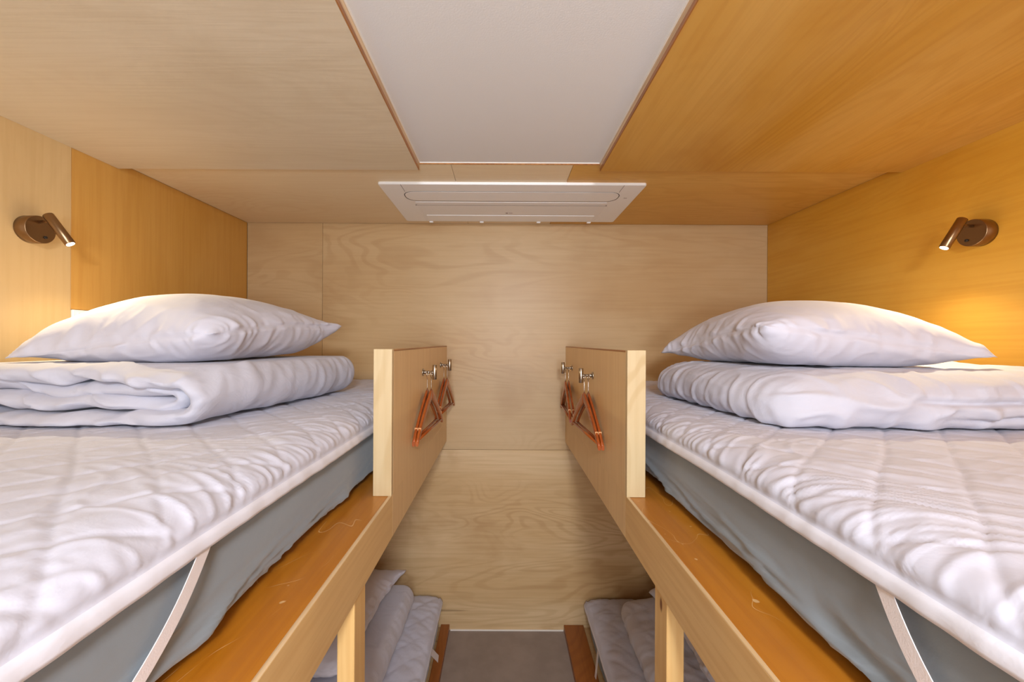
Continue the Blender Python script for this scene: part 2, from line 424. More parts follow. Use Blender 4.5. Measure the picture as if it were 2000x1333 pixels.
# ------------------------------------------------------------------ wall lamps
def lamp(side, xw, base, top, tip, label):
    s = side
    r = thing('wall_lamp', label, 'wall lamp', (xw, base[0], Hh(base[1]-.043)), 'reading lamps over the upper beds')
    bx_ = xw-s*.038
    rod('wall_mount', (xw-s*.0002, base[0], Hh(base[1])), (bx_, base[0], Hh(base[1])), .043, M['bronze'], r, 48, .0012)
    rod('switch', (bx_+s*.001, base[0]+.012, Hh(base[1]-.022)), (bx_-s*.004, base[0]+.012, Hh(base[1]-.022)), .0045, M['dark'], r, 16, .0008)
    P1 = Vector((top[0], top[1], Hh(top[2]))); P2 = Vector((tip[0], tip[1], Hh(tip[2]))); d = (P2-P1).normalized()
    q = P1+d*.022
    rod('arm', (bx_+s*.001, base[0]-.004, q.z), (q.x, q.y, q.z), .0048, M['bronze'], r, 16, .0005)
    tube = rod('lamp_tube', P1, P2, .0135, M['bronze'], r, 32, .0014)
    rod('lens', P2-d*.003, P2+d*.0008, .0105, M['led'], tube, 24, .0003)
    l = bpy.data.lights.new('lamp_beam', 'SPOT'); l.energy = 11.5; l.color = (1, .84, .52)
    l.spot_size = math.radians(150); l.spot_blend = 1.0; l.shadow_soft_size = .01
    lo = bpy.data.objects.new('lamp_beam', l); C.objects.link(lo); lo.parent = tube
    lo.location = P2+d*.004-wloc(tube)
    lo.rotation_euler = (-d).to_track_quat('Z', 'Y').to_euler()
    return r
lamp(-1, XL, (1.268, .350), (-1.430, 1.250, .392), (-1.378, 1.268, .304), 'brushed bronze tube reading lamp lit on the left wall')
lamp(1, XR, (1.295, .362), (1.474, 1.278, .402), (1.428, 1.290, .311), 'brushed bronze tube reading lamp lit on the right wall')

# white outlet in the cutout of the left wall panel
o = thing('power_outlet', 'small white outlet plate behind the pillow on the left wall', 'outlet', (XL, 1.446, 1.70))
box('plate', XL-.011, XL+.004, 1.395, 1.4985, 1.703, 1.8095, M['plastic'], o, .002)
box('socket', XL+.003, XL+.006, 1.41, 1.484, 1.735, 1.80, M['plastic_b'], o, .001)

# ------------------------------------------------------------------ coat hooks and hangers
def hook(s, xa, y, h, label):
    z = Hh(h); r = thing('coat_hook', label, 'coat hook', (xa, y, z-.03), 'T shaped coat hooks on the guard boards')
    rod('base_plate', (xa-s*.0002, y, z), (xa-s*.004, y, z), .015, M['nickel'], r, 24, .0008)
    bm = bmesh.new(); n = 12
    prof = [(0, .0075), (.008, .0075), (.010, .0055), (.018, .0055), (.019, .0065), (.023, .0065), (.024, .0052), (.040, .0052)]
    add_tube(bm, [(xa-s*(.004+a), y, z) for a, b in prof], [b for a, b in prof], 16)
    obj('stem', bm, M['nickel'], r)
    rod('crossbar', (xa-s*.049, y, z-.030), (xa-s*.049, y, z+.030), .0095, M['nickel'], r, 24, .001)
    return r
hook(-1, XAL, 1.640, -.127, 'steel T hook nearer the camera on the left guard board')
hook(-1, XAL, 2.105, -.124, 'steel T hook nearer the end wall on the left guard board')
hook(1, XAR, 1.635, -.137, 'steel T hook nearer the camera on the right guard board')
hook(1, XAR, 2.125, -.138, 'steel T hook nearer the end wall on the right guard board')

def make_hanger(loc, rotz, label, group):
    """wooden suit hanger hung by its hook: the origin is the point on the stem; the hanger lies in its own XZ plane"""
    r = thing('clothes_hanger', label, 'hanger', loc, group); r.rotation_euler = (0, 0, rotz)
    bm = bmesh.new(); R = .014; pts = []
    for k in range(15):
        a = math.radians(-35+k*(245/14)); pts.append((R*math.cos(a)*1.0, 0, -R*.15+R*math.sin(a)-.0055+.004))
    pts = pts[::-1]                       # from the free end round to the shank side
    pts = [(-x, y, z) for x, y, z in pts]
    tail = [(-.002, 0, -.026), (0, 0, -.036), (0, 0, -.066), (0, 0, -.082)]
    pts = [(p_[0], p_[1], p_[2]-.0095) for p_ in pts]
    pts = pts[::-1] if (Vector(pts[0])-Vector(tail[0])).length < (Vector(pts[-1])-Vector(tail[0])).length else pts
    add_tube(bm, pts+tail, .0015, 8)
    obj('hook', bm, M['wire'], r, local=True)
    # the two shoulders: swept board with a softened section, flaring a little in depth towards the tips
    for s in (-1, 1):
        bm = bmesh.new(); rings = []
        N = 16
        for i in range(N+1):
            t = i/N; x = s*(.0+.213*t)
            zt = -.074-.150*t**1.15-.014*t**6     # upper edge
            hgt = .043*(1-t)+.027*t if t < .97 else .018
            th = .0050+.0004*t
            dy = 0
            cz = zt-hgt/2
            ring = []
            for a in range(12):
                an = a*2*PI/12; ca, sa = math.cos(an), math.sin(an)
                ring.append(bm.verts.new((x, dy+th*math.copysign(abs(ca)**.5, ca), cz+hgt/2*math.copysign(abs(sa)**.6, sa))))
            rings.append(ring)
        for a, b in zip(rings, rings[1:]):
            for k in range(12):
                f = bm.faces.new((a[k], a[(k+1) % 12], b[(k+1) % 12], b[k])); f.smooth = True
        bm.faces.new(rings[0]); bm.faces.new(rings[-1])
        obj('shoulder', bm, M['hanger'], r, local=True)
        bm = bmesh.new(); add_box(bm, s*.176-.0012, s*.176+.0012, -.0056, .0056, -.2075, -.197)
        obj('collar', bm, M['bar_pale'], r, local=True)
    bm = bmesh.new(); add_tube(bm, [(-.192, 0, -.236), (.192, 0, -.236)], .0055, 12)
    obj('trouser_bar', bm, M['hanger'], r, local=True)
    return r
def dup(root, loc, rotz, label):
    r = root.copy(); C.objects.link(r); r.location = loc; r.rotation_euler = (0, 0, rotz); r['label'] = label
    for ch in root.children:
        c = ch.copy(); C.objects.link(c); c.parent = r
        for g_ in ch.children:
            d = g_.copy(); C.objects.link(d); d.parent = c
    return r
grp = 'wooden hangers on the guard board hooks'
R_ = math.radians
h0 = make_hanger((-.2935, 1.640, Hh(-.1215)), R_(90-3.4), 'orange wooden hanger on the nearer left hook, the one farther from the board', grp)
dup(h0, (-.3100, 1.640, Hh(-.1215)), R_(90-2.2), 'orange wooden hanger on the nearer left hook, the one against the board')
dup(h0, (-.2935, 2.105, Hh(-.1185)), R_(90-3.0), 'dark wooden hanger on the left hook by the end wall, aisle side')
dup(h0, (-.3100, 2.105, Hh(-.1185)), R_(90-2.0), 'dark wooden hanger on the left hook by the end wall, board side')
dup(h0, (.3355, 1.635, Hh(-.1315)), R_(-90+3.2), 'orange wooden hanger on the nearer right hook, the one farther from the board')
dup(h0, (.3520, 1.635, Hh(-.1315)), R_(-90+2.0), 'orange wooden hanger on the nearer right hook, the one against the board')
dup(h0, (.3355, 2.125, Hh(-.1325)), R_(-90-2.5), 'dark wooden hanger on the right hook by the end wall, aisle side')
dup(h0, (.3520, 2.125, Hh(-.1325)), R_(-90-1.5), 'dark wooden hanger on the right hook by the end wall, board side')

# ------------------------------------------------------------------ mattresses in grey fitted sheets
def mattress(s, xa, xw, y0, y1, z0, z1, label, seed, amp=1.0, step=.012, nip=0):
    """rounded box: closed section in XZ swept along Y; the aisle side carries the creases of the sheet"""
    w = abs(xw-xa); h = z1-z0; r = .03
    ny = int((y1-y0)/step)
    P = []                              # section as (d from the aisle side, z, side weight)
    for k in range(9): a = PI+ k*PI/2/8; P.append((r+r*math.cos(a), z0+r+r*math.sin(a)))
    for k in range(1, 8): P.append((r+(w-2*r)*k/8, z0))
    for k in range(7): a = 1.5*PI+k*PI/2/6; P.append((w-r+r*math.cos(a), z0+r+r*math.sin(a)))
    for k in range(7): a = k*PI/2/6; P.append((w-r+r*math.cos(a), z1-r+r*math.sin(a)))
    for k in range(1, 8): P.append((w-r-(w-2*r)*k/8, z1))
    for k in range(9): a = PI/2+k*PI/2/8; P.append((r+r*math.cos(a), z1-r+r*math.sin(a)))
    for k in range(1, 26): P.append((0, z1-r-(h-2*r)*k/26))
    P = np.array(P); nu = len(P)
    Y = np.linspace(y0, y1, ny)
    d = P[:, 0][:, None]+0*Y[None]; z = P[:, 1][:, None]+0*Y[None]; yy = Y[None]+0*d
    # round the ends
    e = np.minimum(yy-y0, y1-yy); k = 1-np.sqrt(np.clip(1-(1-np.clip(e/r, 0, 1))**2, 0, 1)); k *= .8*r
    cd = w/2; cz = (z0+z1)/2
    d = d+np.clip(cd-d, -1, 1)*k*1.2; z = np.where(z > cz, z-k, z+k*.0)
    side = np.clip(1-d/.05, 0, 1)
    tz = (z-z0)/h
    low = np.exp(-((tz-.12)/.22)**2)
    f1 = noise3(yy*2.2+tz*1.5+seed, tz*3.0-yy*1.5, seed)              # long slanting folds
    f2 = ridge(noise3(yy*2.4+seed*2, tz*4.5-yy*2.6, 3.3), .13)+.6*ridge(noise3(yy*4.0+seed, tz*7-yy*4.0, 7.3), .12)
    bulge = .008*np.sin(np.clip(tz, 0, 1)*PI)
    disp = bulge + amp*(.008*low*f1+.010*low*f2 + .0025*noise3(yy*5, tz*2, seed+4))
    under = .018*amp*sstep(.16, .0, tz)*(1+.6*noise3(yy*2.6, 0, seed+9))
    d = d-side*disp+side*under*1.2
    X = xa+s*(d+nip*sstep(1.5, 1.05, yy)*np.exp(-np.maximum(d, 0)/.2))
    V = np.stack([X, yy, z], -1).reshape(-1, 3)
    F = grid_faces(nu, ny, True).tolist()
    F.append([i*ny for i in range(nu)]); F.append([i*ny+ny-1 for i in range(nu)][::-1])
    me = np_mesh('mattress', V, F); bm = bmesh.new(); bm.from_mesh(me)
    o = obj('mattress', bm, M['grey_sheet'], smooth=True)
    return tag(o, label, 'mattress')
mattress(-1, -.446, XL+.02, .05, 2.318, ZRT+.001, Hh(-.264), 'thick mattress in grey fitted sheet on the left upper bunk', 1.0)
mattress(1, .493, XR-.02, .05, 2.318, ZRT+.001, Hh(-.264), 'thick mattress in grey fitted sheet on the right upper bunk', 5.0, 1.25)
mattress(-1, -.371, XL+.02, .02, 2.318, .0215, .180, 'mattress in grey sheet on the left lower bunk', 8.0, .5, .03, .035)
mattress(1, .517, XR-.02, .02, 2.318, .0215, .158, 'mattress in grey sheet on the right lower bunk', 12.0, .6, .03)

# ------------------------------------------------------------------ quilted toppers
def topper(s, xa, xw, y0, y1, ztop, zhem, label, seed, step=.0048, q=.14, straps=(), nip=0):
    w = abs(xw-xa)
    # section: hem at the aisle side, over the shoulder, flat to the wall
    hem = [(-.007, zhem), (-.008, zhem+.008), (-.006, zhem+.018), (-.002, zhem+.026)]
    drop = ztop-(zhem+.026)
    prof = list(hem)
    n = 22
    for k in range(1, n+1):
        t = k/n; a = t*PI/2
        prof.append((.095*(1-math.cos(a))**.9*1.0, zhem+.026+drop*math.sin(a)**.85))
    P = np.array(prof); seg = np.linalg.norm(np.diff(P, axis=0), axis=1); sl = np.concatenate([[0], np.cumsum(seg)])
    L = sl[-1]+(w-.095)
    ns = int(L/step); ss = np.linspace(0, L, ns)
    d = np.where(ss < sl[-1], np.interp(ss, sl, P[:, 0]), .095+(ss-sl[-1]))
    z = np.where(ss < sl[-1], np.interp(ss, sl, P[:, 1]), ztop)
    tx = np.gradient(d, ss); tz = np.gradient(z, ss); ln = np.hypot(tx, tz); nx, nz = -tz/ln, tx/ln
    ny = int((y1-y0)/step); Y = np.linspace(y0, y1, ny)
    SS, YY = np.meshgrid(ss, Y, indexing='ij')
    wob = .010*noise3(SS*5+seed, YY*5, 1.7)
    a = (SS+YY+wob)/q; b = (SS-YY+wob)/q+.3
    fa = np.abs(np.sin(PI*a)); fb = np.abs(np.sin(PI*b))
    da = np.abs(a-np.round(a))*q*.707; db = np.abs(b-np.round(b))*q*.707     # distance to the stitch lines
    puff = (1-np.exp(-(da/.0045)**1.3))*(1-np.exp(-(db/.0045)**1.3))*.62+.38*np.clip(da/.05, 0, 1)*np.clip(db/.05, 0, 1)
    # puckers run square to the nearest stitch line and fade away from it
    pa = noise3((SS-YY)*24+seed, (SS+YY)*4.5, 2.2)*np.exp(-da/.022); pb = noise3((SS+YY)*24+seed, (SS-YY)*4.5, 8.2)*np.exp(-db/.022)
    shoulder = np.exp(-((SS-.10)/.10)**2)
    wr = noise3(SS*4.0+YY*2+seed, YY*52-SS*16+2*noise3(SS*6, YY*6, 1.1), 5.5)
    lg = ridge(noise3(SS*2.2+seed, YY*9+SS*3, 6.1), .18)
    body = sstep(.024, .050, SS)
    fine = noise3(SS*9+seed, YY*48+4*noise3(SS*5, YY*5, seed), 3.9)*np.clip(.35+.9*noise3(SS*4, YY*4, seed+2), 0, 1)
    wd = np.exp(-((SS-.12)/.16)**2)
    sw = YY*15-SS*7*np.sin(YY*9+seed)+1.2*noise3(SS*4, YY*4, seed)
    arc1 = ridge(noise3(SS*2.5+seed, sw, 6.1), .11); arc2 = ridge(noise3(SS*4.5, sw*2.1+seed, 2.1), .13)
    disp = body*(.0058*puff+.0016*(pa+pb)+shoulder*.0016*wr+wd*(.0017*arc1+.0019*arc2)+.0016*fine+.0011*arc2+.0012*fbm(SS*7, YY*12, seed, 2))
    disp += (1-body)*(.0016*noise3(SS*10, YY*22, seed))
    disp -= .0035*np.exp(-((SS-.027)/.004)**2)                                # the seam of the hem tape
    und = .006*fbm(YY*1.7+seed, 0*YY, seed, 2)                                 # the edge hangs unevenly
    wgt = np.exp(-SS/.09)
    X = d[:, None]+nx[:, None]*disp+ .4*und*wgt
    Z = z[:, None]+nz[:, None]*disp+und*wgt
    # the far and near ends roll down a little
    e = np.minimum(YY-y0, y1-YY); Z -= .009*np.exp(-e/.014)*(SS > .05)
    X = X+nip*sstep(1.5, 1.05, YY)*np.exp(-np.maximum(X, 0)/.2)
    V = np.stack([xa+s*X, YY, Z], -1).reshape(-1, 3)
    me = np_mesh('mattress_topper', V, grid_faces(ns, ny, flip=(s < 0)))
    o = link_mesh('mattress_topper', me, [M['topper'], M['hem']], smooth=True)
    nh = int(.027/L*ns); mi = np.zeros((ns-1, ny-1), int); mi[:nh] = 1
    me.polygons.foreach_set('material_index', mi.ravel())
    md = o.modifiers.new('thickness', 'SOLIDIFY'); md.thickness = .008; md.offset = -1
    tag(o, label, 'mattress topper')
    for (ya, za, yb, zb, wd) in straps:
        n = 14; Vs = []
        dirv = np.array([yb-ya, zb-za]); dirv /= np.linalg.norm(dirv); pn = np.array([-dirv[1], dirv[0]])
        for t_ in (0, .0012):
            for k in range(n+1):
                t = k/n; yc = ya+(yb-ya)*t; zc = za+(zb-za)*t
                dd = (-.0015-.006*math.sin(PI*min(1, t*1.2))+.012*t**3 if ztop > 1 else -.004-.022*t)-t_*1.0
                for sg in (-1, 1):
                    Vs.append((xa+s*dd, yc+pn[0]*sg*wd/2, zc+pn[1]*sg*wd/2))
        m_ = 2*(n+1); Fs = []
        for L_ in (0, m_):
            for k in range(n): Fs.append([L_+2*k, L_+2*k+1, L_+2*k+3, L_+2*k+2])
        for k in range(n):
            Fs.append([2*k, 2*k+2, m_+2*k+2, m_+2*k]); Fs.append([2*k+1, 2*k+3, m_+2*k+3, m_+2*k+1])
        Fs.append([0, 1, m_+1, m_]); Fs.append([2*n, 2*n+1, m_+2*n+1, m_+2*n])
        bm = bmesh.new(); bm.from_mesh(np_mesh('strap', Vs, Fs)); obj('strap', bm, M['strap'], o)
    return o
ZT = Hh(-.226)
topper(-1, -.428, XL+.012, .03, 2.335, ZT, Hh(-.300), 'white quilted topper on the grey mattress of the left upper bunk', 2.0,
       straps=((.576, Hh(-.292), .425, Hh(-.450), .021),))
topper(1, .474, XR-.012, .03, 2.335, ZT, Hh(-.300), 'white quilted topper on the grey mattress of the right upper bunk', 6.0,
       straps=((.497, Hh(-.292), .385, Hh(-.450), .021),))
topper(-1, -.352, XL+.012, .25, 2.335, .216, .165, 'white quilted topper with piped corner on the left lower bunk', 9.0, .010,
       straps=((1.97, .170, 2.06, .06, .03),), nip=.035)
topper(1, .490, XR-.012, .25, 2.335, .202, .150, 'white quilted topper on the right lower bunk', 14.0, .010,
       straps=((2.00, .155, 1.96, .05, .03),))

# ------------------------------------------------------------------ cloth solver (position based, numpy)
def relax_cloth(V, Q, rest_scale, steps, press, grav, zmin=None, zmax=None, iters=5, bend=.25, jitter=.001, seed=1, damp=.93, pin=None, xy=None, links=None):
    rng = np.random.RandomState(seed)
    V = V.copy(); Q = np.asarray(Q)
    E = np.concatenate([Q[:, [0, 1]], Q[:, [1, 2]], Q[:, [2, 3]], Q[:, [3, 0]]]); E = np.unique(np.sort(E, 1), axis=0)
    Dg = np.concatenate([Q[:, [0, 2]], Q[:, [1, 3]]])
    # bending springs: neighbours of neighbours across each vertex
    nb = {}
    for a, b in E.tolist(): nb.setdefault(a, []).append(b); nb.setdefault(b, []).append(a)
    qs = {}
    for q in Q.tolist():
        for i in range(4):
            qs.setdefault((q[i], q[(i+1) % 4]), 1)
    Bn = set()
    diag = {tuple(sorted(x)) for x in Dg.tolist()}
    for v, ns in nb.items():
        if len(ns) == 4:
            for i in range(4):
                for j in range(i+1, 4):
                    k = tuple(sorted((ns[i], ns[j])))
                    if k not in diag: Bn.add(k)
    Bn = np.array(sorted(Bn))
    nl = 0 if links is None else len(links)
    A = np.concatenate([E, Dg, Bn]+([links] if nl else []))
    L0 = np.linalg.norm(V[A[:, 0]]-V[A[:, 1]], axis=1)
    if not np.isscalar(rest_scale): L0 = L0*(rest_scale[A[:, 0]]+rest_scale[A[:, 1]])/2
    else: L0 = L0*rest_scale
    if nl: L0[-nl:] = np.linalg.norm(V[links[:, 0]]-V[links[:, 1]], axis=1)
    K = np.concatenate([np.full(len(E), 1.0), np.full(len(Dg), .55), np.full(len(Bn), bend), np.full(nl, .8)])
    kind = np.concatenate([np.zeros(len(E)), np.zeros(len(Dg)), np.ones(len(Bn)), np.zeros(nl)])
    n = len(V); cnt = np.bincount(A.ravel(), weights=np.repeat(K, 2), minlength=n)
    om = 1.6/cnt
    V += rng.normal(size=V.shape)*jitter; prev = V.copy()
    i0, i1 = A[:, 0], A[:, 1]
    for st in range(steps):
        p0, p1, p2, p3 = (V[Q[:, k]] for k in range(4))
        fn = np.cross(p2-p0, p3-p1)*.25
        N = np.zeros_like(V)
        for k in range(4):
            for c in range(3): N[:, c] += np.bincount(Q[:, k], weights=fn[:, c], minlength=n)
        vel = (V-prev)*damp; prev = V.copy()
        f = min(1, (st+1)/(steps*.3))
        V = V+vel+N*press*f; V[:, 2] -= grav
        for it in range(iters):
            dv = V[i1]-V[i0]; ln = np.sqrt((dv*dv).sum(1))+1e-9
            c = (ln-L0)/ln*K*.5
            c = np.where((kind > 0) & (ln > L0), c*.2, c)
            cor = dv*c[:, None]
            for ax in range(3):
                V[:, ax] += om*(np.bincount(i0, weights=cor[:, ax], minlength=n)-np.bincount(i1, weights=cor[:, ax], minlength=n))
            if zmin is not None: V[:, 2] = np.maximum(V[:, 2], zmin)
            if zmax is not None: V[:, 2] = np.minimum(V[:, 2], zmax)
            if xy is not None:
                V[:, 0] = np.clip(V[:, 0], xy[0], xy[1]); V[:, 1] = np.clip(V[:, 1], xy[2], xy[3])
    return V

def subdivide(A, Q, smooth=2):
    """split every quad in four; the first three columns (position) are smoothed, all columns are interpolated"""
    Q = np.asarray(Q); n = len(A)
    E = np.sort(np.concatenate([Q[:, [0, 1]], Q[:, [1, 2]], Q[:, [2, 3]], Q[:, [3, 0]]]), 1)
    Eu, inv = np.unique(E, axis=0, return_inverse=True); inv = inv.reshape(4, -1)
    me = A[Eu].mean(1); fc = A[Q].mean(1)
    B = np.concatenate([A, me, fc]); m = n+inv; c = n+len(Eu)+np.arange(len(Q))
    out = [np.stack([Q[:, k], m[k], c, m[(k-1) % 4]], 1) for k in range(4)]
    Q2 = np.concatenate(out)
    E2 = np.concatenate([Q2[:, [0, 1]], Q2[:, [1, 2]], Q2[:, [2, 3]], Q2[:, [3, 0]]]); N = len(B)
    deg = np.bincount(E2.ravel(), minlength=N)
    for _ in range(smooth):
        s_ = np.stack([np.bincount(E2[:, 0], weights=B[E2[:, 1], k], minlength=N)+np.bincount(E2[:, 1], weights=B[E2[:, 0], k], minlength=N) for k in range(3)], 1)
        B[:, :3] = .5*B[:, :3]+.5*s_/deg[:, None]
    return B, Q2
def normals(V, Q):
    f = np.cross(V[Q[:, 2]]-V[Q[:, 0]], V[Q[:, 3]]-V[Q[:, 1]]); N = np.zeros_like(V)
    for k in range(4):
        for c in range(3): N[:, c] += np.bincount(Q[:, k], weights=f[:, c], minlength=len(V))
    return N/(np.linalg.norm(N, axis=1)[:, None]+1e-12)

def cushion_mesh(nx, ny, w, l):
    """two sheets sewn along the rim, unit layout centred on the origin"""
    xs = np.linspace(-w/2, w/2, nx); ys = np.linspace(-l/2, l/2, ny)
    Xg, Yg = np.meshgrid(xs, ys, indexing='ij')
    top = np.stack([Xg, Yg, 0*Xg+.004], -1).reshape(-1, 3)
    inner = np.zeros((nx, ny), bool); inner[1:-1, 1:-1] = True
    idb = np.arange(nx*ny).reshape(nx, ny).copy()
    idb[inner] = nx*ny+np.arange(inner.sum())
    bot = np.stack([Xg[inner], Yg[inner], 0*Xg[inner]-.004], -1)
    V = np.concatenate([top, bot])
    edge = ~inner; V[:nx*ny][edge.ravel(), 2] = 0
    idt = np.arange(nx*ny).reshape(nx, ny)
    def quads(I, flip):
        q = np.stack([I[:-1, :-1], I[1:, :-1], I[1:, 1:], I[:-1, 1:]], -1).reshape(-1, 4)
        return q[:, ::-1] if flip else q
    return V, np.concatenate([quads(idt, False), quads(idb, True)]), (idt, idb, edge)

def soft_object(name, V, Q, mat, label, cat, group=None, sub=1):
    me = np_mesh(name, V, np.asarray(Q)); o = link_mesh(name, me, mat, smooth=True)
    if sub:
        md = o.modifiers.new('smooth', 'SUBSURF'); md.levels = sub; md.render_levels = sub
    return tag(o, label, cat, group)

pw, pl = .66, .80
Vp, Qp, pinfo = cushion_mesh(56, 66, pw, pl)
def make_pillow(seed):
    rs = 1+.03*noise3(Vp[:, 0]*6+seed, Vp[:, 1]*6, 0.3)
    P = relax_cloth(Vp, Qp, rs, 110, 1.1, .00003, zmin=-.10, iters=14, bend=.06, seed=int(seed))
    B, Q = subdivide(np.concatenate([P, Vp], 1), Qp, 2)
    V, U = B[:, :3], B[:, 3:]
    N = normals(V, Q)
    ex = pw/2-np.abs(U[:, 0]); ey = pl/2-np.abs(U[:, 1]); e = np.minimum(ex, ey)
    x, y = U[:, 0], U[:, 1]; sg = np.sign(U[:, 2])*3
    # gathers run square to the seams, folds run in from the corners
    gx = noise3(y*30+1.5*noise3(x*8, y*8, seed)+seed, x*5, sg)*np.exp(-ex/.075)*np.clip(ey/.05, 0, 1)
    gy = noise3(x*30+1.5*noise3(x*8, y*8, seed+3)+seed, y*5, sg+9)*np.exp(-ey/.075)*np.clip(ex/.05, 0, 1)
    cr = ridge(noise3(x*4.5+y*2+seed, y*4.5-x*3, seed+sg), .13)
    cr2 = ridge(noise3(x*9+y*7+seed, y*8-x*7, seed+5+sg), .16)
    pl_ = fbm(x*4+seed, y*4, sg, 2)
    rim = np.clip(e/.012, 0, 1)
    d = rim*(.0058*(gx+gy)+.0060*cr*np.exp(-e/.22)+.0032*cr2*np.exp(-e/.16)+.0042*pl_)
    # seam groove just inside the rim
    d -= .0022*np.exp(-((e-.008)/.004)**2)
    V = V+N*d[:, None]
    return V, Q, e
PV, QP, eP = make_pillow(3.0)
PV2, _, _ = make_pillow(8.0)
def fit_pillow(V, corners, z0, height, rimh=.40):
    """lay a pillow on the quad given by its four corners (front-aisle, back-aisle, back-wall, front-wall), each with its own lift"""
    lo, hi = V.min(0), V.max(0)
    u = (V[:, 0]-lo[0])/(hi[0]-lo[0]); v = (V[:, 1]-lo[1])/(hi[1]-lo[1]); t = (V[:, 2]-lo[2])/(hi[2]-lo[2])
    tr = t[eP < .002].mean(); t = t**(math.log(rimh)/math.log(tr))
    a, b, c, d = [np.array(k, float) for k in corners]
    k = np.exp(-(np.hypot(u, v)/.11)**2)*.055; u = u+k; v = v+k
    base = (a[None]*((1-u)*(1-v))[:, None]+b[None]*((1-u)*v)[:, None]+c[None]*(u*v)[:, None]+d[None]*(u*(1-v))[:, None])
    lift = base[:, 2]*np.exp(-eP/.12)
    base[:, 2] = np.maximum(z0, z0+t*height+lift)
    return base
